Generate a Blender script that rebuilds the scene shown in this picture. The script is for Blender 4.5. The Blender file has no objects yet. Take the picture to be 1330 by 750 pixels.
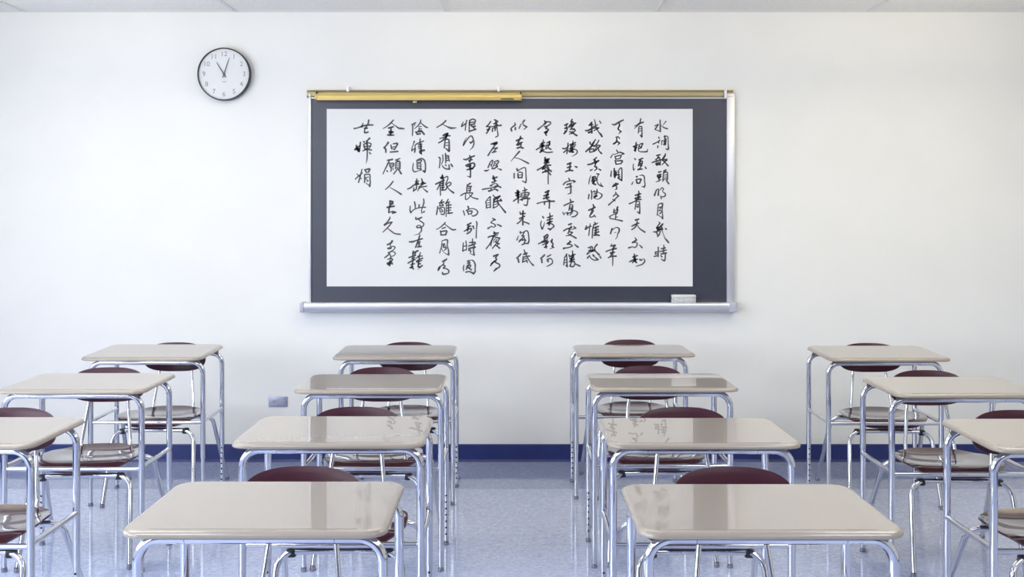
import bpy, bmesh, math, random
from mathutils import Vector, Matrix

# ------------------------------------------------------------------ camera, light, exposure
SC = bpy.context.scene
COL = SC.collection
CAM_H = 1.46          # eye height
F_PX = 1380.0         # focal length in pixels of the 1330 wide frame
WALL_Y = 6.26         # distance to the chalkboard wall
WS = F_PX / WALL_Y    # pixels per metre on that wall

cam_data = bpy.data.cameras.new('camera')
cam = bpy.data.objects.new('camera', cam_data)
COL.objects.link(cam)
cam.location = (0, 0, CAM_H)
cam.rotation_euler = (math.radians(90), 0, 0)
cam_data.sensor_width = 36.0
cam_data.lens = F_PX / 1330.0 * 36.0
cam_data.shift_y = -97.0 / 1330.0
cam_data.clip_start = 0.05
SC.camera = cam

SC.view_settings.view_transform = 'Standard'
SC.view_settings.look = 'None'
SC.view_settings.gamma = 1.0
SC.view_settings.exposure = 0.03
SC.view_settings.use_curve_mapping = False

world = bpy.data.worlds.new('daylight')
SC.world = world
world.use_nodes = True
bg = world.node_tree.nodes['Background']
bg.inputs[0].default_value = (0.80, 0.90, 1.0, 1)
bg.inputs[1].default_value = 3.0

ROOM_L, ROOM_R, ROOM_B, ROOM_H = -3.9, 3.9, -3.0, 2.655
WIN_Y = [(-2.3, -0.5), (0.1, 1.9), (2.5, 4.3)]
WIN_Z = (0.95, 2.35)


def area(name, loc, rot, sx, sy, power, color):
    d = bpy.data.lights.new(name, 'AREA')
    d.shape = 'RECTANGLE'
    d.size, d.size_y = sx, sy
    d.energy = power
    d.color = color
    o = bpy.data.objects.new(name, d)
    o.location = loc
    o.rotation_euler = rot
    COL.objects.link(o)
    return o


for (ya, yb), watts in zip(WIN_Y, (80, 64, 37)):      # daylight through the three windows of the left wall
    area('window_daylight', (ROOM_L + 0.02, (ya + yb) / 2, sum(WIN_Z) / 2),
         (0, math.radians(-90), 0), WIN_Z[1] - WIN_Z[0], yb - ya, watts, (0.80, 0.87, 1.0))
for lx in (-1.9, 1.9):       # fluorescent ceiling fixtures
    for ly in (-1.2, 1.2, 3.4):
        area('ceiling_fixture', (lx, ly, ROOM_H - 0.03), (0, 0, 0), 1.2, 0.6, 19 if ly > 3 else 29, (0.94, 0.97, 1.0))
for lx in (-2.3, 0.0, 2.3):  # added warm fill lamps, no fitting behind them, brighten ceiling and upper wall
    area('added_ceiling_fill', (lx, 4.9, 2.28), (math.radians(180), 0, 0), 1.2, 0.3, 20.5 + 1.5 * lx, (1.0, 0.885, 0.60))


# ------------------------------------------------------------------ helpers


def wx(px):
    return (px - 665.0) / WS


def wz(py):
    return CAM_H - (py - 278.0) / WS


def mat(name, color, rough=0.5, metal=0.0, coat=0.0, coat_rough=0.05, spec=0.5, ior=1.5):
    m = bpy.data.materials.new(name)
    m.use_nodes = True
    b = m.node_tree.nodes['Principled BSDF']
    b.inputs['Base Color'].default_value = (*color, 1)
    b.inputs['Roughness'].default_value = rough
    b.inputs['Metallic'].default_value = metal
    b.inputs['Coat Weight'].default_value = coat
    b.inputs['Coat Roughness'].default_value = coat_rough
    b.inputs['Specular IOR Level'].default_value = spec
    b.inputs['IOR'].default_value = ior
    return m


def noise_color(m, c1, c2, scale, detail=4, lo=0.4, hi=0.6, bump=0.0, bump_scale=None):
    nt = m.node_tree
    b = nt.nodes['Principled BSDF']
    tc = nt.nodes.new('ShaderNodeTexCoord')
    n = nt.nodes.new('ShaderNodeTexNoise')
    n.inputs['Scale'].default_value = scale
    n.inputs['Detail'].default_value = detail
    r = nt.nodes.new('ShaderNodeValToRGB')
    r.color_ramp.elements[0].position = lo
    r.color_ramp.elements[1].position = hi
    r.color_ramp.elements[0].color = (*c1, 1)
    r.color_ramp.elements[1].color = (*c2, 1)
    nt.links.new(tc.outputs['Object'], n.inputs['Vector'])
    nt.links.new(n.outputs['Fac'], r.inputs['Fac'])
    nt.links.new(r.outputs['Color'], b.inputs['Base Color'])
    if bump:
        n2 = nt.nodes.new('ShaderNodeTexNoise')
        n2.inputs['Scale'].default_value = bump_scale or scale
        n2.inputs['Detail'].default_value = 3
        bp = nt.nodes.new('ShaderNodeBump')
        bp.inputs['Strength'].default_value = bump
        bp.inputs['Distance'].default_value = 0.002
        nt.links.new(tc.outputs['Object'], n2.inputs['Vector'])
        nt.links.new(n2.outputs['Fac'], bp.inputs['Height'])
        nt.links.new(bp.outputs['Normal'], b.inputs['Normal'])
    return m


M = {}
M['wall'] = noise_color(mat('wall_paint', (0.8, 0.8, 0.8), 0.75, spec=0.25), (0.835, 0.83, 0.81), (0.85, 0.845, 0.825), 3, bump=0.06, bump_scale=220)
M['ceiling'] = noise_color(mat('ceiling_tile', (0.8, 0.8, 0.8), 0.9, spec=0.1), (0.78, 0.78, 0.775), (0.83, 0.83, 0.825), 60, bump=0.15, bump_scale=150)
M['grid'] = mat('ceiling_grid_metal', (0.70, 0.70, 0.70), 0.5)
M['backwall'] = mat('slate_blue_paint', (0.10, 0.105, 0.13), 0.7)
M['cream'] = mat('cream_paint', (0.60, 0.56, 0.48), 0.75)
M['base'] = noise_color(mat('vinyl_baseboard', (0.03, 0.05, 0.2), 0.42, spec=0.6), (0.011, 0.023, 0.145), (0.014, 0.029, 0.165), 8)
M['chrome'] = mat('chrome', (0.66, 0.665, 0.70), 0.07, metal=1.0)
M['alu'] = mat('satin_aluminium', (0.74, 0.74, 0.78), 0.38, metal=0.7)
M['cap'] = mat('grey_plastic_cap', (0.50, 0.50, 0.58), 0.4)
M['board'] = noise_color(mat('slate_board', (0.06, 0.066, 0.085), 0.42, spec=0.85, ior=1.55), (0.012, 0.014, 0.036), (0.017, 0.020, 0.045), 5, lo=0.3, hi=0.7)
M['rail'] = mat('bronze_rail', (0.42, 0.35, 0.20), 0.40, metal=0.6)
M['gold'] = mat('brass_yellow_tube', (0.72, 0.54, 0.18), 0.35, metal=0.45)
M['dark'] = mat('dark_metal', (0.03, 0.03, 0.035), 0.45)
M['paper'] = mat('white_paper', (0.765, 0.77, 0.785), 0.9, spec=0.1)
M['ink'] = mat('grey_ink', (0.11, 0.11, 0.12), 0.9, spec=0.05)
M['maroon'] = mat('maroon_plastic', (0.050, 0.0085, 0.0155), 0.16, coat=0.9, coat_rough=0.04)
M['satin'] = mat('maroon_satin_plastic', (0.046, 0.0068, 0.0145), 0.34, coat=0.0, spec=0.38)
M['maroon'].node_tree.nodes['Principled BSDF'].inputs['Coat IOR'].default_value = 1.7
M['top'] = noise_color(mat('beige_laminate', (0.45, 0.40, 0.35), 0.22, coat=0.65, coat_rough=0.012), (0.318, 0.270, 0.216), (0.324, 0.275, 0.221), 120)
M['rubber'] = mat('black_plastic', (0.012, 0.012, 0.014), 0.4)
M['glide'] = mat('grey_glide', (0.32, 0.32, 0.36), 0.25, metal=0.8)
M['clockface'] = mat('clock_face_white', (0.76, 0.76, 0.765), 0.6)
M['clockrim'] = mat('black_clock_rim', (0.012, 0.012, 0.014), 0.3)
M['numeral'] = mat('grey_numeral', (0.26, 0.26, 0.27), 0.7)
M['hand'] = mat('clock_hand', (0.12, 0.12, 0.13), 0.5)
M['steel'] = mat('brushed_steel', (0.40, 0.41, 0.52), 0.35, metal=0.7)
M['socket'] = mat('grey_socket', (0.42, 0.42, 0.55), 0.5)
M['felt'] = noise_color(mat('grey_felt', (0.5, 0.5, 0.5), 0.95), (0.50, 0.50, 0.51), (0.64, 0.64, 0.65), 90)
M['whitewood'] = mat('eraser_back', (0.72, 0.72, 0.72), 0.6)
M['winframe'] = mat('white_window_frame', (0.8, 0.8, 0.8), 0.4)


def floor_material():
    m = mat('speckled_vinyl_floor', (0.4, 0.42, 0.5), 0.09)
    nt = m.node_tree
    b = nt.nodes['Principled BSDF']
    tc = nt.nodes.new('ShaderNodeTexCoord')
    v = nt.nodes.new('ShaderNodeTexVoronoi')
    v.inputs['Scale'].default_value = 85
    sep = nt.nodes.new('ShaderNodeSeparateColor')
    r = nt.nodes.new('ShaderNodeValToRGB')
    r.color_ramp.interpolation = 'LINEAR'
    e = r.color_ramp.elements
    e[0].position, e[0].color = 0.0, (0.346, 0.393, 0.558, 1)
    e[1].position, e[1].color = 1.0, (0.490, 0.546, 0.750, 1)
    x = e.new(0.25)
    x.color = (0.398, 0.449, 0.630, 1)
    x = e.new(0.75)
    x.color = (0.427, 0.479, 0.666, 1)
    n = nt.nodes.new('ShaderNodeTexNoise')
    n.inputs['Scale'].default_value = 2.2
    n.inputs['Detail'].default_value = 5
    mr = nt.nodes.new('ShaderNodeMapRange')
    mr.inputs['To Min'].default_value = 0.045
    mr.inputs['To Max'].default_value = 0.10
    nt.links.new(tc.outputs['Object'], v.inputs['Vector'])
    nt.links.new(v.outputs['Color'], sep.inputs['Color'])
    nt.links.new(sep.outputs['Red'], r.inputs['Fac'])
    # a band of slightly darker floor colour runs along the chalkboard wall
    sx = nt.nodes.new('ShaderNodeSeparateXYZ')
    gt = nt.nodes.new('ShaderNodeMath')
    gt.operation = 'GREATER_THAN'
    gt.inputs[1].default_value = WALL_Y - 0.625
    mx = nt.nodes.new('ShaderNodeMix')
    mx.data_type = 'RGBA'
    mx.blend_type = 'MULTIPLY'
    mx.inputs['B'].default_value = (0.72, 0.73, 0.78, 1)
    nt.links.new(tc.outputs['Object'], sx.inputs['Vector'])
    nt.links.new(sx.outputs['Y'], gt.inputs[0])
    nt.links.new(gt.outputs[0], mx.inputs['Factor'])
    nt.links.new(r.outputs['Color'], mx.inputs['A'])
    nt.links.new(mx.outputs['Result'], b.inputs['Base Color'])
    nt.links.new(tc.outputs['Object'], n.inputs['Vector'])
    nt.links.new(n.outputs['Fac'], mr.inputs['Value'])
    nt.links.new(mr.outputs['Result'], b.inputs['Roughness'])
    return m


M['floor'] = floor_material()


def obj(name, bm, mats, parent=None, smooth=38):
    me = bpy.data.meshes.new(name)
    bmesh.ops.recalc_face_normals(bm, faces=bm.faces[:])
    bm.to_mesh(me)
    bm.free()
    for m in (mats if isinstance(mats, (list, tuple)) else [mats]):
        me.materials.append(m)
    if smooth:
        me.polygons.foreach_set('use_smooth', [True] * len(me.polygons))
        me.set_sharp_from_angle(angle=math.radians(smooth))
    o = bpy.data.objects.new(name, me)
    COL.objects.link(o)
    if parent:
        o.parent = parent
    return o


def thing(name, label, cat, loc=(0, 0, 0), rz=0.0, group=None):
    o = bpy.data.objects.new(name, None)
    o.empty_display_size = 0.05
    COL.objects.link(o)
    o.location = loc
    o.rotation_euler = (0, 0, rz)
    o['label'] = label
    o['category'] = cat
    if group:
        o['group'] = group
    return o


def structure(name, bm, m, parent=None, smooth=0):
    o = obj(name, bm, m, parent, smooth)
    o['kind'] = 'structure'
    return o


def dup(root, loc, rz=0.0, label=None):
    r = root.copy()
    COL.objects.link(r)
    r.location = loc
    r.rotation_euler = (0, 0, rz)
    if label:
        r['label'] = label
    kids = {}
    for ch in list(root.children):
        c = ch.copy()
        COL.objects.link(c)
        c.parent = r
        kids.setdefault(ch.name.split('.')[0], c)
        for g in list(ch.children):
            d = g.copy()
            COL.objects.link(d)
            d.parent = c
    return r, kids


def add_box(bm, c, s, bevel=0.0, seg=2, mi=0):
    r = bmesh.ops.create_cube(bm, size=1.0)
    vs = r['verts']
    bmesh.ops.scale(bm, vec=s, verts=vs)
    bmesh.ops.translate(bm, vec=c, verts=vs)
    fs = {f for v in vs for f in v.link_faces}
    if bevel:
        es = list({e for v in vs for e in v.link_edges})
        rr = bmesh.ops.bevel(bm, geom=es, offset=bevel, segments=seg, profile=0.5, affect='EDGES')
        fs = set(rr['faces']) | {f for f in fs if f.is_valid}
    for f in fs:
        if f.is_valid:
            f.material_index = mi
    return bm


def box(c, s, bevel=0.0, seg=2):
    return add_box(bmesh.new(), c, s, bevel, seg)


def fillet(pts, radii, seg=8):
    """polyline with rounded corners"""
    P = [Vector(p) for p in pts]
    if not isinstance(radii, (list, tuple)):
        radii = [radii] * len(P)
    out = [P[0]]
    for i in range(1, len(P) - 1):
        a, b, c = P[i - 1], P[i], P[i + 1]
        u = (a - b).normalized()
        w = (c - b).normalized()
        ang = u.angle(w)
        r = radii[i]
        t = r / math.tan(ang / 2)
        lim = 0.49 * min((a - b).length, (c - b).length)
        if t > lim:
            t = lim
            r = t * math.tan(ang / 2)
        bis = (u + w).normalized()
        cen = b + bis * (r / math.sin(ang / 2))
        s = b + u * t
        e = b + w * t
        vs, ve = s - cen, e - cen
        tot = vs.angle(ve)
        ax = vs.cross(ve).normalized()
        for k in range(seg + 1):
            out.append(cen + Matrix.Rotation(tot * k / seg, 3, ax) @ vs)
    out.append(P[-1])
    return out


def add_tube(bm, path, r, seg=12, caps=True, flat=None, mi=0):
    """sweep a circle (or ellipse: flat = (vector, factor) squashes along vector) down a path"""
    P = [Vector(p) for p in path]
    rings = []
    t0 = (P[1] - P[0]).normalized()
    ref = Vector((0, 0, 1)) if abs(t0.z) < 0.9 else Vector((1, 0, 0))
    n = (ref - t0 * ref.dot(t0)).normalized()
    rs = r if isinstance(r, (list, tuple)) else [r] * len(P)
    for i, p in enumerate(P):
        if i == 0:
            t = t0
        elif i == len(P) - 1:
            t = (P[i] - P[i - 1]).normalized()
        else:
            t = ((P[i] - P[i - 1]).normalized() + (P[i + 1] - P[i]).normalized()).normalized()
        n = (n - t * n.dot(t)).normalized()
        b = t.cross(n)
        ring = []
        for k in range(seg):
            a = 2 * math.pi * k / seg
            ring.append(bm.verts.new(p + (n * math.cos(a) + b * math.sin(a)) * rs[i]))
        rings.append(ring)
    for A, B in zip(rings, rings[1:]):
        for k in range(seg):
            f = bm.faces.new((A[k], A[(k + 1) % seg], B[(k + 1) % seg], B[k]))
            f.material_index = mi
    if caps:
        for ring in (rings[0], rings[-1]):
            f = bm.faces.new(ring)
            f.material_index = mi
    return bm


def tube(path, r, seg=12):
    return add_tube(bmesh.new(), path, r, seg)


def add_lathe(bm, prof, origin, axis='z', seg=32, mi=0):
    """prof: list of (radius, height) swept round an axis"""
    rings = []
    for (r, h) in prof:
        ring = []
        if r < 1e-6:
            ring = [None]
        pts = []
        for k in range(seg if r > 1e-6 else 1):
            a = 2 * math.pi * k / seg
            x, y, z = r * math.cos(a), r * math.sin(a), h
            if axis == 'y':
                x, y, z = x, h, y
            elif axis == 'x':
                x, y, z = h, x, y
            pts.append(bm.verts.new(Vector(origin) + Vector((x, y, z))))
        rings.append(pts)
    for A, B in zip(rings, rings[1:]):
        if len(A) == 1 and len(B) == 1:
            continue
        for k in range(seg):
            k2 = (k + 1) % seg
            if len(A) == 1:
                f = bm.faces.new((A[0], B[k2], B[k]))
            elif len(B) == 1:
                f = bm.faces.new((A[k], A[k2], B[0]))
            else:
                f = bm.faces.new((A[k], A[k2], B[k2], B[k]))
            f.material_index = mi
    return bm


def add_prism(bm, prof, x0, x1):
    """closed (y, z) profile extruded along x"""
    A = [bm.verts.new((x0, y, z)) for y, z in prof]
    B = [bm.verts.new((x1, y, z)) for y, z in prof]
    n = len(prof)
    for i in range(n):
        bm.faces.new((A[i], A[(i + 1) % n], B[(i + 1) % n], B[i]))
    bm.faces.new(A[::-1])
    bm.faces.new(B)
    return bm


def rrect(w, d, r, seg=8):
    pts = []
    for cx, cy, a0 in ((w / 2 - r, d / 2 - r, 0), (-w / 2 + r, d / 2 - r, 90), (-w / 2 + r, -d / 2 + r, 180), (w / 2 - r, -d / 2 + r, 270)):
        for k in range(seg + 1):
            a = math.radians(a0 + 90.0 * k / seg)
            pts.append((cx + r * math.cos(a), cy + r * math.sin(a)))
    return pts


def loft(bm, rings, cap0=True, cap1=True):
    R = [[bm.verts.new(p) for p in ring] for ring in rings]
    n = len(R[0])
    for A, B in zip(R, R[1:]):
        for k in range(n):
            bm.faces.new((A[k], A[(k + 1) % n], B[(k + 1) % n], B[k]))
    if cap0:
        bm.faces.new(R[0][::-1])
    if cap1:
        bm.faces.new(R[-1])
    return bm


# ------------------------------------------------------------------ the room
T = 0.12
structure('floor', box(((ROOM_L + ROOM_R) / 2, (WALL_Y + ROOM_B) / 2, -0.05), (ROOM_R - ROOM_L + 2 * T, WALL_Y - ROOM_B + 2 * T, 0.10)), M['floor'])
structure('wall_front', box((0, WALL_Y + T / 2, ROOM_H / 2), (ROOM_R - ROOM_L + 2 * T, T, ROOM_H)), M['wall'])
structure('wall_back', box((0, ROOM_B - T / 2, ROOM_H / 2), (ROOM_R - ROOM_L + 2 * T, T, ROOM_H)), M['backwall'])
structure('wall_right', box((ROOM_R + T / 2, (WALL_Y + ROOM_B) / 2, ROOM_H / 2), (T, WALL_Y - ROOM_B, ROOM_H)), M['cream'])
bm = bmesh.new()
LYC = (WALL_Y + ROOM_B) / 2
LYS = WALL_Y - ROOM_B
add_box(bm, (ROOM_L - T / 2, LYC, WIN_Z[0] / 2), (T, LYS, WIN_Z[0]))
add_box(bm, (ROOM_L - T / 2, LYC, (WIN_Z[1] + ROOM_H) / 2), (T, LYS, ROOM_H - WIN_Z[1]))
ys = [ROOM_B] + [v for p in WIN_Y for v in p] + [WALL_Y]
for a, b in zip(ys[0::2], ys[1::2]):
    add_box(bm, (ROOM_L - T / 2, (a + b) / 2, sum(WIN_Z) / 2), (T, b - a, WIN_Z[1] - WIN_Z[0]))
structure('wall_left', bm, M['wall'])
for i, (a, b) in enumerate(WIN_Y):
    bm = bmesh.new()
    zc, zh = sum(WIN_Z) / 2, WIN_Z[1] - WIN_Z[0]
    for yy in (a + 0.025, b - 0.025, (a + b) / 2):
        add_box(bm, (ROOM_L - 0.08, yy, zc), (0.05, 0.05, zh))
    for zz in (WIN_Z[0] + 0.025, WIN_Z[1] - 0.025):
        add_box(bm, (ROOM_L - 0.08, (a + b) / 2, zz), (0.05, b - a, 0.05))
    structure('window_%d' % (i + 1), bm, M['winframe'])

bm = bmesh.new()
add_box(bm, ((ROOM_L + ROOM_R) / 2, LYC, ROOM_H + 0.05), (ROOM_R - ROOM_L + 2 * T, LYS + 2 * T, 0.10))
structure('ceiling', bm, M['ceiling'])
bm = bmesh.new()      # suspended ceiling grid
gx = -1.633 - 1.243 * 2
while gx < ROOM_R:
    if gx > ROOM_L:
        add_box(bm, (gx, LYC, ROOM_H - 0.002), (0.024, LYS, 0.006))
    gx += 1.243
gy = WALL_Y - 0.61
while gy > ROOM_B:
    add_box(bm, (0, gy, ROOM_H - 0.0025), (ROOM_R - ROOM_L, 0.024, 0.005))
    gy -= 0.61
structure('trim_1', bm, M['grid'])
bm = bmesh.new()
add_box(bm, (0, WALL_Y - 0.012, ROOM_H - 0.002), (ROOM_R - ROOM_L, 0.024, 0.005))
structure('trim_2', bm, M['grid'])
BB = 0.103
bm = add_prism(bmesh.new(), [(WALL_Y, 0), (WALL_Y - 0.014, 0), (WALL_Y - 0.006, 0.014), (WALL_Y - 0.005, BB - 0.006), (WALL_Y - 0.003, BB), (WALL_Y, BB)], ROOM_L, ROOM_R)
structure('baseboard_front', bm, M['base'])
structure('baseboard_right', box((ROOM_R - 0.003, LYC, BB / 2), (0.006, LYS, BB)), M['base'])
structure('baseboard_left', box((ROOM_L + 0.003, LYC, BB / 2), (0.006, LYS, BB)), M['base'])

# ------------------------------------------------------------------ chalkboard
bx0, bx1, bz0, bz1 = wx(405), wx(943), wz(392), wz(124)
board = thing('chalkboard', 'dark slate wall chalkboard framed in aluminium with a chalk tray', 'chalkboard', (0, WALL_Y, (bz0 + bz1) / 2))
BZ = (bz0 + bz1) / 2


def bobj(name, bm, m, parent=None, smooth=38):
    """parts of the chalkboard are written in world space and moved to its base"""
    bmesh.ops.translate(bm, vec=(0, -WALL_Y, -BZ), verts=bm.verts[:])
    return obj(name, bm, m, parent or board, smooth)


bobj('slate_panel', box(((bx0 + bx1) / 2, WALL_Y - 0.008, BZ), (bx1 - bx0 + 0.01, 0.012, bz1 - bz0 + 0.02)), M['board'], smooth=0)
for xa, xb in ((wx(401.8), wx(405)), (wx(943), wx(953.3))):
    bobj('side_frame', box(((xa + xb) / 2, WALL_Y - 0.0125, (wz(397) + wz(122)) / 2), (xb - xa, 0.025, wz(122) - wz(397)), 0.004), M['alu'])
bm = bmesh.new()      # display rail along the top: cork strip between metal lips
ra, rb = wx(399.5), wx(951.3)
zt, zb = wz(117.5), wz(127.3)
add_prism(bm, [(WALL_Y, zb), (WALL_Y - 0.022, zb), (WALL_Y - 0.026, zb + 0.006), (WALL_Y - 0.018, zb + 0.010), (WALL_Y - 0.018, zt - 0.012), (WALL_Y - 0.026, zt - 0.008), (WALL_Y - 0.022, zt), (WALL_Y, zt)], ra, rb)
bobj('display_rail', bm, M['rail'], smooth=25)
bobj('top_frame', box(((bx0 + bx1) / 2, WALL_Y - 0.010, wz(127.6)), (bx1 - bx0, 0.020, 0.008)), M['alu'], smooth=0)
bm = bmesh.new()      # chalk tray
ta, tb = wx(396), wx(953)
zt = wz(391.3)
add_prism(bm, [(WALL_Y, zt - 0.004), (WALL_Y - 0.030, zt - 0.010), (WALL_Y - 0.055, zt - 0.008), (WALL_Y - 0.066, zt - 0.004), (WALL_Y - 0.074, zt - 0.010),
               (WALL_Y - 0.078, zt - 0.022), (WALL_Y - 0.074, zt - 0.044), (WALL_Y - 0.066, zt - 0.054), (WALL_Y - 0.05, zt - 0.060), (WALL_Y, zt - 0.060)], ta, tb)
tray = bobj('chalk_tray', bm, M['alu'], smooth=30)
for xa, xb in ((wx(392.5), wx(398)), (wx(944), wx(954.3))):
    bobj('tray_end_cap', box(((xa + xb) / 2, WALL_Y - 0.041, zt - 0.031), (xb - xa, 0.082, 0.060), 0.008, 3), M['cap'], tray)
for px, z0, z1 in ((453, 113.5, 120), (648, 113, 120), (941, 116.5, 129.5)):
    bm = bmesh.new()
    x = wx(px)
    add_box(bm, (x, WALL_Y - 0.029, (wz(z0) + wz(z1)) / 2), (0.016, 0.006, wz(z0) - wz(z1)), 0.002)
    add_box(bm, (x, WALL_Y - 0.016, wz(z0) - 0.003), (0.016, 0.030, 0.005), 0.001)
    if px > 900:
        add_tube(bm, fillet([(x + 0.006, WALL_Y - 0.030, wz(z1) + 0.02), (x + 0.006, WALL_Y - 0.034, wz(z1)), (x - 0.002, WALL_Y - 0.046, wz(z1) + 0.004), (x - 0.002, WALL_Y - 0.046, wz(z1) + 0.016)], 0.006), 0.0025, 8)
    bobj('map_hook', bm, M['alu'])

# rolled pull-down map hanging from the rail
mz = wz(127.3)
mapc = thing('rolled_map', 'yellow brass tube of a rolled-up wall map hung along the chalkboard rail', 'map', (wx(545), WALL_Y - 0.05, mz))


def mobj(name, bm, m, parent=None, smooth=38):
    bmesh.ops.translate(bm, vec=(-wx(545), -(WALL_Y - 0.05), -mz), verts=bm.verts[:])
    return obj(name, bm, m, parent or mapc, smooth)


bm = bmesh.new()
c = (0, WALL_Y - 0.05, mz)
hx0, hx1 = wx(414), wx(675)
add_prism(bm, [(c[1] + 0.018 * math.cos(a) * (1.0), c[2] + 0.0205 * math.sin(a) if math.sin(a) > -0.5 else c[2] - 0.0195) for a in [math.radians(t * 15) for t in range(24)]], hx0, hx1)
mobj('map_case', bm, M['gold'])
for xx in (hx0 - 0.003, hx1 + 0.006):
    bm = bmesh.new()
    add_lathe(bm, [(0, -0.006), (0.019, -0.006), (0.021, 0), (0.019, 0.006), (0, 0.006)], (xx, c[1], c[2] - 0.001), 'x', 20)
    mobj('end_cap', bm, M['gold'])
    bm = bmesh.new()
    add_tube(bm, fillet([(xx, WALL_Y - 0.026, mz + 0.028), (xx, c[1] - 0.006, mz + 0.030), (xx, c[1] - 0.010, mz + 0.008)], 0.006), 0.004, 8)
    mobj('hanging_bracket', bm, M['dark'])
bm = box((wx(540), c[1] - 0.004, mz - 0.028), (0.022, 0.004, 0.014), 0.001)
mobj('pull_tab', bm, M['rail'])
mobj('locking_slot', box((wx(659), c[1] - 0.0165, mz - 0.013), (0.075, 0.008, 0.006), 0.001), M['dark'])

# paper sheet with running-script calligraphy
PY = WALL_Y - 0.0155
pz = (wz(142) + wz(372)) / 2
paper = thing('calligraphy_sheet', 'large white sheet of dark brush calligraphy columns fixed to the chalkboard', 'poster', (wx(662), PY, pz))
bm = box((0, 0, 0), (wx(899) - wx(425), 0.0022, wz(142) - wz(372)))
obj('paper_sheet', bm, M['paper'], paper, smooth=0)

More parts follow.
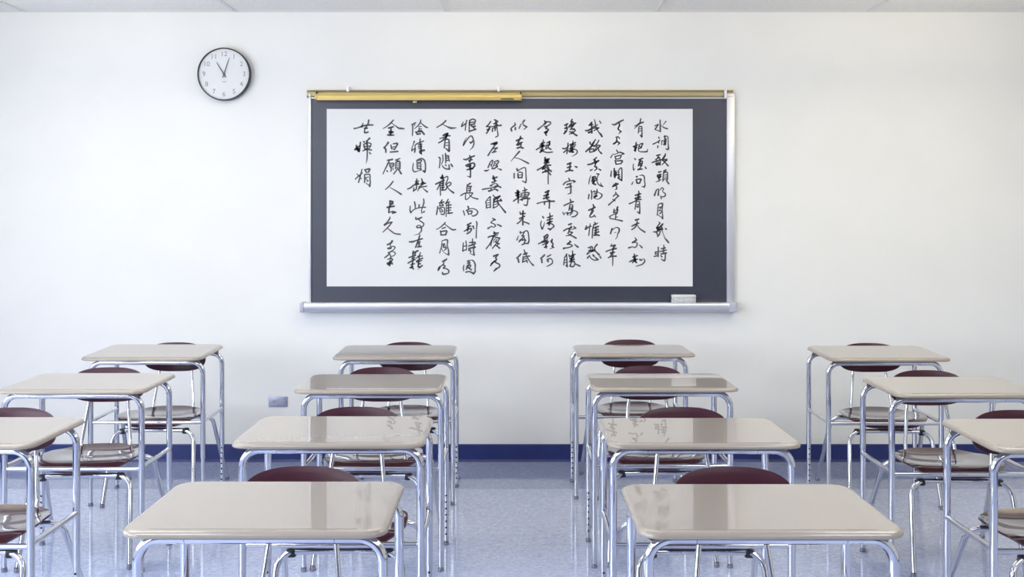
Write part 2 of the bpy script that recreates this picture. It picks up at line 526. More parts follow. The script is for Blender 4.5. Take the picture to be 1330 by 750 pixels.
# brush strokes, one line per character, one block per column of writing: "@" sets the origin of the characters that follow,
# then every stroke is its width and its points (x,y or x,y,width) in twelfths-and-a-half of a pixel of the wall's scale
INK_TEXT = """
@ 455 150
30 70,218 130,205,24 200,178 300,160 370,160,30; 26 215,125,12 205,155 192,190,38; 30 305,80,30 300,120 280,165,24 255,200,24; 30 240,215,38 280,210,34; 22 255,205 240,240 242,283,34 295,275,30
40 170,440,30 165,500,28 150,580,38; 26 105,490,30 115,540,44 145,585,44; 26 75,560 110,525 170,490; 34 90,560 135,545,50; 28 225,430,36 235,440; 30 320,375,36 280,415,26; 20 265,415 270,480; 26 225,470 230,520 250,555; 24 225,475 280,450 340,460 335,500 310,540; 24 240,510 320,500; 20 240,545 310,535; 24 210,578 270,560 350,565,28; 22 285,420 282,560,26 278,700,24 262,785,8; 26 310,600,18 335,625,28
@ 455 205
24 195,190,22 175,280 140,400,28; 26 115,265,20 185,345,22; 24 90,350 140,300 200,250; 26 240,195 265,240; 26 245,200 320,185,36 300,235; 20 265,240 310,235; 28 235,275,20 240,330 240,405,26; 26 250,275 320,275 325,340 330,400 320,465,36; 18 245,325 300,315; 20 260,340 290,380; 18 265,420 300,440 320,465; 18 275,390 300,370
#
@ 455 150
22 705,80,24 660,130,30 600,180 535,220,14; 28 670,125,16 720,160,18 790,210,32 830,215,36 880,220,22; 32 625,210 700,190,34; 30 665,200 662,320,34; 30 635,265,34 700,270; 34 615,320,34 660,325 710,322,28; 28 635,290 695,285
36 620,445,40 590,490,30 550,530,24; 36 560,520 580,560,36 582,605,26; 26 665,485 675,545; 28 700,465,22 770,460,36 750,510 720,560,26; 20 680,520 735,510; 18 680,550 730,545; 30 655,598 700,595 775,588,32
@ 455 205
30 610,45,30 690,30,34; 26 640,50 600,130,28 535,265,20; 22 640,90 650,150; 24 645,95 710,95,28 700,150; 18 650,125 695,120; 20 655,155 690,150; 24 665,150 670,210,24 655,225,16; 28 600,215 608,225,30; 24 695,180 705,190; 26 740,42 810,15,24; 22 775,35 760,65; 24 745,75 740,180; 28 750,75 805,65,32 810,180; 16 760,105 795,100; 16 760,135 795,130; 18 750,165 805,160; 24 770,185 710,265,26; 30 785,185 830,260,36
24 700,385,26 650,450,28 575,520,18; 26 650,485,14 740,535,24 830,595,34
@ 455 260
34 650,15 650,110,36; 36 655,20 695,30,36 680,60; 26 660,75 700,60; 36 600,120,30 650,110 715,100,36; 36 635,120 630,205,30; 22 630,205 680,190; 40 690,190 740,200,34; 28 690,215 725,205
28 650,275,20 640,310,30 600,365,26 560,400,34; 28 560,410 620,375 680,360,32; 26 675,370 610,450,26 535,520,18; 26 610,460,14 670,505 730,545,26 815,555,30
@ 455 300
36 685,165,40 660,200,36 605,225,30; 20 655,210 660,270; 40 620,285,40 660,280,44; 20 660,265 700,250 730,265,24 715,300 660,335 625,355,34; 18 650,345 700,335 735,360,22 715,400 670,415; 24 565,435,26 610,400,28 645,370,24; 22 645,380 660,410 650,460; 20 610,465 650,445; 34 660,440 690,465,30 660,500; 40 610,530,44 660,515,50 690,535,30; 26 650,480 645,540; 24 655,545 635,580,10; 30 615,545 650,555
#
@ 520 150
24 190,155,24 250,125,26; 26 205,160 205,230 200,330,22; 16 235,140 238,175; 22 335,75,18 330,115,26 290,170 235,220,14; 26 335,120,14 380,165 430,198,30 455,200,12; 18 300,190 345,185; 20 310,210 305,260; 18 300,230 350,220; 24 290,260 350,250; 26 250,275 300,270 355,265,30; 26 265,280 275,310; 30 275,310 330,300; 34 360,270 390,310,34
26 230,425,30 215,470,18 195,530,18 190,580,24; 22 190,575 240,540; 26 240,500,16 245,550 235,600,30; 24 240,495 270,465 330,440 380,420,24; 28 325,385,26 325,450,26 340,520 340,620,32; 30 300,480 350,470; 30 300,515 350,505; 26 305,545 345,540; 34 320,580 390,570,40; 30 315,600 345,630,28
@ 520 205
22 215,90,18 205,190,24 235,230,26 300,215,16 345,200; 24 270,40,14 340,15,26 390,40,30 410,110,28 410,190,28 400,235,36; 34 375,215 400,235; 22 270,50 345,40,26 335,75; 22 270,50 275,80; 18 275,80 335,75; 24 275,100 280,180; 20 280,100 335,95 335,180,22; 16 285,125 330,120; 16 285,150 330,145; 24 285,180 340,185,28
30 270,345,24 265,400,36; 26 250,390 300,380; 28 120,510,24 170,490,30 230,445,30 310,430,24; 26 270,420 265,500; 22 225,490 215,545,26; 24 220,540 270,505; 22 310,470 290,540,12; 34 250,425 290,415; 26 350,345 360,400 330,470,30 280,540,12; 26 355,395 370,440; 28 340,425 410,415,28; 26 330,480 430,465,24; 26 370,500,14 440,555,34; 24 365,390 400,420
@ 520 255
26 165,160,20 160,230 175,265,36; 22 170,265 240,210 330,185,22 410,180,26; 28 235,95,28 245,150 245,200,20; 26 310,140,28 305,180; 28 380,45,22 385,110 350,220,20 350,255,22; 24 340,280,12 395,250,28
28 255,345 265,375,32 350,345,30; 24 300,370 330,405 380,440,26 375,480 340,505 280,510,28 270,490 310,470,18 340,500,28 345,560,26 300,610,18 220,635,6
@ 520 305
34 150,115,26 200,115,38 260,95,26 360,65,30; 32 320,0,24 300,80,34 250,205,26; 24 280,150 300,125; 30 320,110,26 305,180; 26 280,200 340,190,34
22 200,300 290,260,34; 28 215,265 210,320; 24 260,265 240,320,30; 26 145,370,28 250,335,28; 22 205,330 210,400; 24 190,390 240,370; 30 130,460,28 180,430 245,400,28; 26 215,380 200,470; 26 165,490,16 235,470; 30 200,460 190,540,30; 30 160,535 205,515; 30 200,530 220,560,24; 26 330,290,22 310,340 265,380,22; 28 265,430,28 320,400 365,380,30; 24 290,350 360,345,24; 26 310,350 305,440; 24 270,445 350,420; 26 300,440 295,520,30; 28 290,475 330,470; 34 290,515 320,525 360,500,30; 14 325,530 280,575,4
#
@ 520 150
24 740,90,30 690,140,28 595,200,22; 26 680,145,14 760,185,24 825,210,38 910,205,16
34 715,310,26 770,300,44; 36 700,330 810,335,28; 34 770,300 740,365,40 690,410,30 625,450,26; 22 640,380,18 750,355,30; 24 730,400 715,530,28; 30 735,395 785,395 795,470 795,580,40; 18 735,450 775,445; 18 735,490 775,490; 24 740,540 790,585,34
@ 520 205
28 630,-5 650,15,30; 24 650,20 645,90 635,165,24; 22 690,-45 695,40 670,110,14; 30 735,-65,26 740,0 740,90,22; 24 745,-30 790,-25,26; 22 745,10 790,5; 22 745,50 795,40,24; 24 775,-30 800,60,20; 26 680,130,18 710,165 750,185 800,185,34; 26 790,120 800,180; 26 735,120 745,130; 34 825,110 850,145,30
34 685,280,26 670,340,36; 30 655,325 710,330; 30 690,300 700,380; 34 580,430,34 650,395,30 710,370; 26 660,400 600,520,22; 26 640,430 655,450; 22 650,460 655,610,24; 26 670,420 710,410; 24 665,455 710,445; 24 665,490 715,480; 24 670,525 740,520,26 760,460; 28 695,390 690,530; 22 730,320 765,305,22 775,340 755,395 735,430,14; 24 745,440 800,400 825,420,26 800,455 755,470,18; 26 740,430 790,510,22 865,570,36
@ 520 255
30 680,60,26 660,100,30; 26 635,110 710,95,28; 24 660,110 700,140; 22 645,130 640,160; 24 640,160 700,150; 26 610,170 600,240; 30 600,240 590,300,24; 22 605,205 680,180 720,200,24 715,290,26; 22 640,210 650,250; 22 660,200 690,240; 20 650,260 690,250; 26 665,290 700,300; 28 780,50,22 750,110,30; 28 735,115 800,95,24; 18 750,120 745,330,20; 26 760,150 825,140,26; 22 785,110 785,270,26; 24 760,195 825,185,26; 22 765,235 820,225; 30 775,280 845,270,28
20 735,420,16 715,450,28 650,505 590,540,18; 22 720,450,16 790,505 850,545,30 900,540,26; 24 680,525 735,505,26; 28 655,565 665,625,26; 28 655,575 755,565,32 735,620; 26 660,630 745,625,26
@ 520 305
20 680,100,18 670,190 640,300,20; 26 685,95,18 765,85,30 765,170,22 785,260 785,325,36; 30 695,160 720,150,30 700,185; 24 695,200 750,215,28 715,255,18; 14 675,220 690,260 735,305 785,325,24; 20 740,180 745,220
34 755,395,30 720,420,40 685,435,26; 22 710,440 700,480,26 650,520 615,580,26; 44 640,530 620,570,34; 28 700,490 730,510,26 700,540; 24 705,545 760,555 790,590,30 775,625 700,640,36 685,610,26
#
@ 590 150
24 150,110,18 130,150 120,185,28; 26 130,180 180,140; 24 205,85,26 190,150 180,245,22; 26 255,95,26 250,150; 26 250,90 300,65 345,85,28 330,130; 22 265,120 320,110; 28 270,155 335,140,28; 22 245,110 245,270,24; 30 245,265 300,245 350,230,34; 26 270,165 310,195; 30 290,185 340,180,36; 26 300,190 340,225
20 195,365,8 165,430 150,490,28; 26 150,490 200,410 250,350,24 285,340 310,390,26 320,460 300,520,22 250,570,6; 28 255,440 280,445 300,420; 22 265,440 270,460
@ 590 200
32 155,90,26 200,95,34 250,65 330,35,30; 26 250,30 270,60; 30 240,110 290,95; 28 275,60 250,130,34; 32 190,190 250,165 320,150,28; 34 330,165 330,200 290,245; 36 210,205 260,200; 44 260,180 260,240; 36 210,260,30 300,240; 28 265,240 265,330 262,380,32; 26 260,378 215,365,14
30 260,480,34 220,510,22; 22 215,500 205,560 205,630; 28 215,530 280,530,28; 22 220,565 260,555; 22 215,600 270,590; 24 270,535 255,620; 26 105,680,24 180,640,26 300,635,24; 20 190,640 185,740,22 240,715 300,645,22; 22 240,660,14 300,710 385,735,28
@ 590 250
28 225,230,30 235,270 195,300,18; 26 150,300,24 170,370,22; 18 200,290 280,265 340,275,20 380,310,26 365,360,28 310,385,26 285,375,16; 24 215,310 235,360; 24 225,310 290,305,28 275,350; 22 235,355 285,345
30 270,500,34 210,530,22; 24 220,520 230,570; 26 215,570 265,545,28; 24 245,540 215,600 165,630,26; 28 200,605 280,590,30 260,640 210,670,32; 24 230,580 220,630; 30 310,545,24 320,590,26; 20 290,555 315,550; 24 355,470,18 370,500,26 362,600,22 357,740,24
@ 590 300
22 150,195 140,325,28; 24 190,165,22 200,240 200,315,18; 22 155,250 190,245; 22 140,330 195,300; 24 300,130,22 295,180; 26 250,190 340,185,26; 28 235,245 300,225 345,205,28; 22 300,170 290,240; 32 240,285 340,265,36; 26 325,230 315,320 325,390,36; 24 240,290 235,320; 30 260,310 270,345,30; 18 250,365,12 320,395
24 160,550,14 150,600,26 155,650,20; 22 210,490 270,475,16 310,485,26 340,540,30 340,620,26 340,660,30 315,695,36; 28 190,670 250,660 310,690,36; 22 245,490 215,530; 24 225,520 260,515 200,590,24; 22 210,560 270,555,26; 22 240,560 195,625,26; 22 250,590 240,610; 26 230,600 280,630,30; 22 270,570 250,600
#
@ 590 150
26 590,105,28 560,150 525,185,30; 26 530,180 570,190; 24 590,185 550,240; 24 530,240 575,215; 28 575,220 525,295,28; 32 655,75,28 685,90,34; 26 710,100 660,140,30; 24 640,140 690,125; 26 670,110 690,150; 20 580,195 650,180 760,165,34; 28 650,180 700,150; 18 620,215 690,195; 28 620,225 620,265,28; 28 640,210 670,200 660,250; 22 690,170 700,250 710,330,26 670,358,20
34 600,470,30 690,445,46; 40 640,470 690,460; 28 680,460 630,530 590,590,28 550,655,30; 26 620,545 700,530,28; 24 690,535 640,590; 28 620,605 680,590,24
@ 590 200
24 580,150,22 550,225,28; 22 575,150 620,105,24 625,130 600,210,22; 18 580,180 610,175; 20 650,130 690,120,22; 26 700,110 720,130,28 680,190,22; 18 650,150 680,160; 18 660,140 640,190 610,240; 26 610,240 650,240,30 700,200; 20 650,190 700,190 700,220; 30 495,275,28 530,275,32 575,255,8; 26 705,240,12 760,260,34
36 635,365 640,400; 34 625,400 695,380,32; 26 640,420 680,440; 32 615,465 660,455,26; 20 660,410 650,460; 20 580,520 640,490 680,485,16; 18 585,525 620,525; 26 690,490 710,520 660,550; 26 640,545 690,520 755,545,32; 34 460,578,28 540,565,26 640,550,20; 36 560,605 620,590,26; 26 600,575 590,600; 26 640,580 670,575 705,595,36
@ 590 250
28 585,75,34 540,110,16 510,165,26; 22 520,170 525,255,28; 22 585,80 590,250,22; 16 540,130 580,125; 16 540,170 585,165; 16 540,205 585,200; 20 530,255 590,235; 26 630,45,20 660,80; 36 670,90 740,65,34; 30 740,60 700,110; 24 640,110 700,100; 26 680,95 640,150; 28 640,165 700,140 765,135,34; 28 750,110 770,140; 18 640,100 635,255,26; 22 635,255 690,230 730,190; 22 700,130 740,210,22 830,325,38; 22 690,150 710,190; 18 650,200 690,190
32 620,420,18 660,445,38; 22 650,445 595,490,22 640,510 670,540,28 640,565,18 600,550; 30 550,585,34 600,555,18; 34 700,520,22 760,550,34
@ 590 300
30 645,15,24 670,40,30; 28 640,40 715,35,30; 26 550,105,26 600,85,30 700,65; 26 660,60 610,160,26 595,245,20; 24 640,70 620,130 580,210 520,290,24; 18 640,150 670,125; 14 650,160 640,190; 26 665,100 735,120,32; 26 740,115 690,200,24 620,285,24; 22 690,140 670,185; 28 670,175 700,195; 28 700,200 730,210; 24 660,230 700,250 735,280,34; 22 720,205 690,250
38 640,410,36 710,385,34; 28 705,385 670,440; 24 670,440 690,465 640,500,26 590,565,26; 34 605,535 650,495; 26 690,460 670,510 730,540,28 735,580,30 700,610 640,660,14; 26 685,605 650,645
#
@ 655 150
28 170,125,22 175,160,30 135,190 105,220,24; 34 110,220 120,255,34; 34 180,205 178,235,32; 14 285,130,8 265,160,22 240,215,24; 28 330,80,28 305,110,34; 20 300,110 310,160 365,190,30; 22 330,165 350,190; 22 360,195 315,235,14
36 265,340,22 260,370,40; 34 260,370 305,380,18; 34 195,415 270,380; 28 250,390 220,460; 30 200,480 230,460 290,440,28; 22 225,420 230,490; 24 210,490 265,470; 28 275,445 265,520; 34 210,535 260,520 305,535,34
28 245,590,34 200,640,28 105,750,10; 18 175,690,16 250,710,18 350,760,30 392,782,30
@ 655 200
26 160,320 160,395,26; 34 205,245 215,275,36; 20 230,270 280,240; 20 275,245 315,225,22 345,240,24 350,340,22 355,430,26 345,465,32; 24 290,440,18 345,468,30; 26 220,320 225,385,34; 24 235,300 290,310,26 285,390,26; 18 235,345 280,340; 26 225,390 285,385
@ 655 245
40 215,35 215,75; 36 185,75 245,60; 44 215,70 220,150; 26 230,45 225,235,28; 32 190,115 245,100; 28 150,205,28 200,170 250,135,28; 26 325,-15,20 335,30 335,130,24; 26 300,40 365,20,28; 22 275,80 270,140; 22 275,80 350,65 400,75,30 385,120; 18 285,110 380,100; 20 280,140 380,125; 26 255,185 340,165 410,165,34; 28 285,170 290,195; 20 300,155 380,145; 24 385,160 370,260,28 350,275,30 315,262,18
32 305,365,30 300,420; 26 255,385 265,420; 26 260,415 340,405,26; 30 245,490 330,450,28; 30 300,380 300,590,32; 26 290,490 250,540 210,570,26; 26 310,540 360,555 400,575,28
@ 655 295
22 230,140,12 205,210,26; 28 260,75 260,100,30; 18 275,95 330,80; 20 310,85 360,60,24 385,85,26 395,150,24 400,220,28 385,265,34; 26 285,290,24 330,270 380,265; 22 320,90 290,150; 20 280,140 320,140; 24 320,150 270,210 240,240,28; 28 250,220 290,190; 22 310,160 330,190; 30 290,215 330,205 345,220; 26 340,215 320,270
34 265,440,34 240,470 200,505,26; 36 220,510 235,570,34; 26 320,370,22 335,410; 36 330,430 365,425; 26 310,445 350,440; 24 305,480 300,560,30; 26 305,490 410,470,28; 26 295,570 370,540; 24 350,440 390,520,24 430,580 470,620,36; 20 320,520 365,510; 26 365,555 375,575
#
@ 655 150
34 650,85,18 665,115,36; 22 660,110 740,110,26 745,145,26 690,180,26; 24 660,130 610,180 545,230,34; 26 690,105 655,150; 30 650,185 690,190; 26 690,190 670,215; 30 670,215 715,235,30 690,265; 30 650,280 700,260; 30 680,260 670,290 680,325,34; 24 660,295 695,285
32 630,400,18 635,430,30; 30 590,470 650,445,28; 44 615,455 615,500; 34 580,500 640,490; 28 520,560,26 580,525 650,500,28; 38 620,500 610,560; 30 580,600,36 640,560; 26 590,560 600,590; 26 610,570 650,595 710,605,28 780,598,26; 36 730,430 735,470; 26 690,450 740,430; 28 680,490 735,480; 26 735,450 710,510; 28 680,500 670,545,22; 28 705,525 755,555,30; 18 680,550 710,520
@ 655 200
36 660,65 665,110; 30 655,100 725,85,34; 34 700,90 690,150; 40 660,120 710,110; 36 650,150 720,140; 28 690,150 640,200; 30 535,265,28 600,230 680,190 750,185,32; 28 640,200 620,250; 34 620,250 680,220; 32 620,305 690,270; 22 650,240 680,290; 26 700,190 720,260; 36 700,240 760,285,36; 22 715,220 712,340 710,400,24 712,490,22; 30 730,315 750,340,30; 24 660,295 720,290
@ 655 245
36 665,65 720,40,40; 34 710,50 700,110; 36 645,120 715,100,30; 30 690,90 680,130; 34 635,165 720,145,36; 26 680,130 690,170; 30 535,245,28 600,225,22 700,210 810,208,34; 30 650,215 650,260,28; 24 690,170 730,200; 28 735,195 728,320,30
28 615,450,18 635,475,34; 22 600,530 590,590 610,655,30; 20 655,545,10 640,600 615,660,28; 26 735,395,18 740,440 735,560,30; 30 700,475 780,445,28; 30 695,515 780,490,28; 34 710,555 770,535; 26 690,570 730,560 790,590,28 800,620,30 770,645 740,670,34; 24 735,590 700,560; 28 710,650 745,660; 20 730,570 720,600
@ 655 295
26 690,125,30 640,160,22; 26 690,120 710,135 690,180; 24 645,150 650,195; 28 650,195 700,175; 16 655,165 695,155; 24 555,272,26 610,250 720,235,20; 34 610,240 700,210,26; 28 650,200 640,240; 26 680,220 690,260; 22 620,290 690,250; 26 690,250 670,300; 30 650,330 690,315,30; 26 670,290 680,340; 30 710,240 690,270; 30 775,200 765,250; 28 765,240 790,280 770,310; 30 780,315 800,330,28; 24 795,330 740,355,12; 22 750,225 770,230
34 650,455,34 620,485 585,510,22; 36 605,520 610,575,34; 30 700,480 755,450,22; 40 700,530 710,560,36; 26 700,525 745,510 775,535,22 780,580,26 740,615 685,640,16
#
@ 720 150
30 165,165 215,140,30; 26 200,150 185,220; 28 165,215 210,200; 26 210,210 195,260; 34 155,300 200,260,24; 30 175,255 170,285; 30 285,70,30 275,105; 30 265,105 305,115; 30 290,110 230,190,24; 34 260,160 345,130,28; 28 330,130 290,190; 26 235,195 300,170; 30 280,170 275,220; 26 255,230 320,220; 26 290,230 340,245 280,300; 24 240,270 300,270; 26 240,310,18 290,290 360,330,38
30 130,540,26 180,540 230,500,26; 28 220,455,26 215,530 200,625,28; 28 200,560 150,605,28; 22 210,560 240,590; 22 300,415,16 290,480; 28 250,480 340,445,28; 26 260,480 270,530; 28 265,490 340,480,26; 24 255,530 330,510; 26 300,450 285,570; 22 240,545 320,545; 28 240,580 300,560; 26 260,560 310,600; 30 280,600 310,600; 22 310,555 350,560,20 370,590,26 350,630,24 280,670,8; 28 245,600 290,580
@ 720 200
34 210,170 265,150,36; 30 255,160 245,270,34; 32 210,225 270,210,26; 34 180,290,30 240,270 295,275,34; 36 330,205,22 360,218,38
30 230,395,20 245,425,34; 28 145,500,30 185,460,26 260,440,22 320,440,28; 28 335,450,30 300,470,14; 22 300,425,10 335,450; 34 205,500 270,480,26; 28 180,555,26 275,530,30; 30 255,490 265,560 265,630,32; 28 262,640 215,655,14
@ 720 250
32 255,110,22 265,150,34; 34 155,215,30 230,180,28 305,152,32; 22 250,200 235,290,26; 22 255,200 295,210 290,280,30; 16 255,240 290,235; 24 240,265 295,260; 34 270,270 285,300; 34 130,320,16 155,360,28; 16 165,340 215,325; 30 205,330 215,365; 24 225,340 290,320,28; 22 250,370 280,340; 26 270,300 330,300,22 375,335,26 340,385,28 280,400,22
34 230,525 275,510,30; 26 270,550 250,610,28; 28 150,625,28 200,595 280,570; 22 310,555 345,580,28; 26 345,580 280,605,14; 28 240,600 230,650; 26 240,640 290,650,30; 26 290,655 250,690; 22 190,705,18 260,695; 20 210,660 260,700; 30 255,690,26 310,720 348,742,34
@ 720 300
32 245,160,20 260,180,34; 34 210,215,36 250,185; 26 215,210 280,230,24 285,250; 24 285,250 230,270 165,280; 42 150,285,40 180,275,22; 34 325,220,20 380,262,36
22 165,430 150,550,26; 24 195,375,26 200,440 205,580,32; 24 200,380 165,430; 18 165,475 195,465; 18 160,520 200,505; 24 185,560 205,580; 26 290,325,22 295,370 280,450,32; 28 235,390 245,420; 30 250,415 335,380,26; 30 250,450 310,430; 26 300,380 310,410; 32 260,480 320,460; 28 270,450 275,490; 26 240,500 320,495; 24 280,500 250,570,28; 30 250,570 300,580 330,540,24 320,500; 28 330,535 370,550 410,570,34
#
@ 720 150
30 605,115,30 565,160,26; 28 560,165 620,150; 34 505,250,30 540,250 600,220; 28 600,130 605,290,30; 32 550,285 610,260; 26 570,270 560,290; 26 540,250 620,215 715,205,30; 24 645,65,14 660,120 670,190 700,250,22 770,345,34; 26 640,190 700,155,20; 26 640,250,22 710,215; 30 755,290,10 765,345; 34 730,95,22 750,130,26; 22 640,180 610,200
34 575,440 580,470,26; 26 665,395,22 640,430 600,480; 28 640,440 600,500 510,590,34; 28 600,490 660,500,28; 22 620,490 580,540; 30 565,560 575,605,26; 26 575,555 640,550 625,590; 24 580,600 630,590; 26 720,405,22 690,460 640,510; 22 670,490 740,490,24 725,520; 22 680,510 650,590,20; 26 735,500 680,560 640,590,18; 22 690,510 720,560; 34 710,570,18 760,620,36
@ 720 200
30 680,65,30 630,100,18; 26 640,95 655,130; 34 540,178,30 600,165 650,140 715,115,34; 28 710,110 660,165; 24 660,100 665,160 650,210,26; 22 650,210 690,235,26 650,275,20; 26 680,210 685,250; 38 585,270,34 625,250,10; 30 720,250,26 750,268,28
20 590,350,10 570,410,22 555,490,18; 22 680,325 720,330,28; 22 715,335 690,400,18 700,480 740,515,26 780,530,30; 26 745,470,10 760,510; 30 615,380 660,370; 26 615,380 610,440; 26 660,375 690,425; 26 600,445 680,430; 28 630,380 640,480; 34 620,480 665,500,34; 24 630,410 660,405; 26 615,470 650,450
26 560,660 550,730,26; 26 595,595,24 605,650 600,735,24; 18 620,620 650,600; 26 690,580,24 685,620; 18 640,620 700,615; 18 680,615 740,640 770,670,28 750,710,26 700,738,16 650,720; 22 640,650 690,640; 28 640,690 690,680; 26 680,640 660,700; 20 640,710 690,690; 18 650,680 635,720
@ 720 250
34 625,195,22 640,240,36; 40 555,290,32 610,270 660,240,26; 28 625,260 600,320 570,390,22; 22 630,290 620,325 580,370; 24 570,380 585,405,22 640,385,26; 30 640,365,18 665,400,22
30 520,550 500,600,32; 26 510,600 560,560 595,550,24; 22 580,510,18 570,570 555,700,22; 34 650,485,22 665,515,34; 34 660,520 705,495,14; 26 640,520 620,590; 26 620,580 610,740,24; 30 640,580 710,555,34; 30 650,620 710,600; 34 650,660 715,640; 30 670,560 670,690; 36 640,695 690,690 725,700,32
@ 720 300
30 545,275,24 600,255,26; 24 590,265 575,320; 32 530,375,36 580,330; 22 550,320 620,320; 22 600,260 620,270 600,330; 32 690,220,34 650,270,24; 24 650,265 655,320; 26 620,330 660,320; 28 655,320 690,355 720,385,40; 26 640,300 600,340; 30 570,400,22 535,440,34; 22 565,405,18 600,450 650,475,24 705,465,34; 26 660,430 705,465; 34 625,390 640,410,36; 34 735,410,26 750,440,30
#
@ 785 150
34 120,145,18 160,155,34 220,120 300,80,30; 30 235,125 240,170 220,210,26 225,235; 22 225,235 265,265,30; 28 260,270 225,305,12; 26 245,160 215,220
24 185,360 215,350,24 240,375,26; 24 195,365 195,410,30 180,440; 36 140,465,26 200,430; 28 200,420 240,455,34; 22 180,450 150,470; 28 240,455 210,485,16
24 190,565,20 215,600,30; 24 100,685,26 140,625,12; 16 150,640 250,605; 28 250,600 310,625,32; 24 310,625 260,650,14; 28 170,670 180,715,24; 26 180,670 265,650,24 250,700; 22 185,715 255,700
@ 785 200
+28 170,110 185,170,28; 24 180,120 285,115,34 260,165; 24 190,170 265,160
26 110,280,20 100,365,28; 30 155,240 165,385,34; 22 145,290 185,280; 24 145,330 195,310; 26 185,300 180,360; 24 150,360 200,335; 20 215,285 250,240,22; 22 245,240 275,235,26 280,330,24 275,435,32; 22 215,290 235,300; 18 220,310 230,350; 26 205,345 240,340; 20 240,335 215,390,22; 24 215,395 270,430,30; 22 245,370 235,400
28 175,480 215,490,34; 34 160,500 130,535,28; 34 140,525 200,500; 26 170,510 195,540 190,575,26; 18 200,570 165,585,12
26 175,620,18 185,645 140,690,24; 26 180,645 225,685,30
@ 785 250
+26 220,60 150,130,26 65,205,30; 30 125,110,14 165,135,30
26 155,275 145,330,30; 28 210,240,36 195,280; 24 200,260 215,285 200,340; 20 160,300 200,295; 26 150,330 205,325; 20 75,400,22 130,365 200,345; 18 80,395 100,430; 22 185,340 175,430,24; 18 175,405 210,400; 22 90,425 180,440 285,465,32
32 120,590 95,670,30; 18 115,620 150,590 190,570,20 230,585,30 235,630,32 210,680,22 205,720 175,760,10; 14 160,655 185,650
@ 785 300
20 115,205,8 100,250,26; 30 105,245 170,235,36; 30 165,240 130,290; 26 25,335,28 90,310 185,285,36; 26 145,280 125,350; 36 95,360 160,345,30; 26 130,350 90,415; 28 60,435,26 110,415 185,410,34; 24 130,350 132,480 130,565,18
#
@ 785 150
30 585,60,26 575,110,26; 28 540,145 625,115,30; 24 580,110 530,170 480,220,10; 22 485,175,18 560,150; 22 555,190 545,290,22; 24 560,185 600,190,24 605,270,22 600,350,38; 18 565,225 600,215; 18 560,260 600,250; 24 575,325,20 600,350
32 510,445,28 505,520 495,580,36; 34 465,510,30 540,480,22; 30 480,570 520,520; 32 485,520 500,560; 20 555,490 590,460 615,465,34; 26 610,470 590,530; 18 555,490 580,520; 20 560,490 545,560 570,590,20 640,595,26 685,590,32; 24 560,540 600,525; 22 695,550,14 690,590
@ 785 200
28 485,75,20 500,95,26; 20 465,165,14 460,220 470,265,26; 16 495,235,6 475,265; 28 555,100 615,75,30; 24 590,85 565,150; 22 560,130 545,190; 22 555,140 610,120,26 600,200; 20 570,100 580,200; 20 560,180 600,190; 22 545,200 600,150; 30 540,260,34 575,240; 28 550,255 610,250,24; 22 590,200 570,250; 32 655,210,18 670,240,28
26 465,450,10 440,495,26; 34 515,375 530,370,30; 16 565,355 610,345,18; 24 605,345 640,370,26 645,440,22 655,500,24 640,540,34; 26 600,530,14 640,540; 28 510,420 525,475,34; 26 525,415 590,415,34 565,470; 28 530,480 570,475
@ 785 250
32 550,-20,22 560,30,32; 34 500,50 585,25,28; 36 495,100 575,75; 40 550,30 545,100; 34 510,120 590,115,28; 28 400,185,28 450,165,24 520,130; 24 515,140 490,275,22; 20 520,150 565,150; 22 565,150 570,250 565,340,36; 18 520,200 560,190; 26 530,245 550,235; 18 515,230 550,210; 24 530,320 560,340
36 500,450 555,435,28; 22 525,460 530,490; 34 440,550,26 490,525 555,500,24; 28 525,490 500,560 440,605,26; 22 525,525,16 570,590,24 650,645,34
@ 785 300
30 490,105,14 515,150,34; 34 450,190,32 500,160; 20 460,190 520,190 525,230,26 500,265,24 450,260; 34 390,275,32 450,258,20; 32 560,225,14 605,270,34
34 480,375,24 485,420; 34 460,425 530,400,28; 28 475,440 490,470; 34 405,500,28 470,470 530,460,26; 40 490,440 495,490; 30 480,480 515,515,32; 30 500,470 450,515,26; 34 570,465 595,475,36; 16 600,470 635,455 650,490,28 610,540,26 510,575,16
#
@ 820 150
26 460,80,26 463,170,28 463,265,32; 24 375,175,20 430,150,26; 26 430,155 380,230,28; 18 385,235 450,260; 22 555,100,22 510,160,12; 24 475,165,12 530,205 580,220,28
30 435,355,20 445,375,26; 24 345,470,26 400,445 450,415,24; 26 430,430 440,450; 18 455,400 430,440; 28 425,500 420,530,22; 18 490,430 485,480; 18 480,420 515,410; 24 525,350 540,340 530,480,30; 20 530,350 575,340,20 590,380 592,470,22 595,545,34 575,555,30 550,540,12; 20 540,390 560,380; 20 520,430 560,415; 22 515,475 555,450; 24 555,400 550,480
@ 820 200
28 405,30 460,15,26; 24 440,20 420,70; 24 400,85 450,60; 22 380,90,14 400,100; 30 330,145,24 380,125 480,95,24; 26 440,60 465,100; 26 395,170 410,185,30; 28 390,165 460,150,28; 24 465,100 460,185,26; 28 410,185 450,170; 20 400,130 400,160; 24 430,130 430,170; 28 545,0,20 535,45 490,110,20; 26 545,20 500,80; 26 510,95 575,90,22; 26 500,100 520,120 570,110; 24 565,100 520,150 490,185,16; 28 525,125,20 590,195,34
28 435,300 475,290,28; 26 420,345 415,370; 28 420,345 475,335,28; 26 465,340 440,375; 28 420,375 475,365; 26 435,410 470,375; 28 430,385 445,410; 26 390,460,10 440,440 480,415,16; 30 520,285 555,262,30; 26 540,280 515,310; 22 515,310 505,420; 24 520,310 575,300,26 580,420,28; 16 525,345 570,340; 16 520,380 570,375; 20 515,415 575,400; 28 520,415 500,450,18; 34 560,430,26 600,485,32
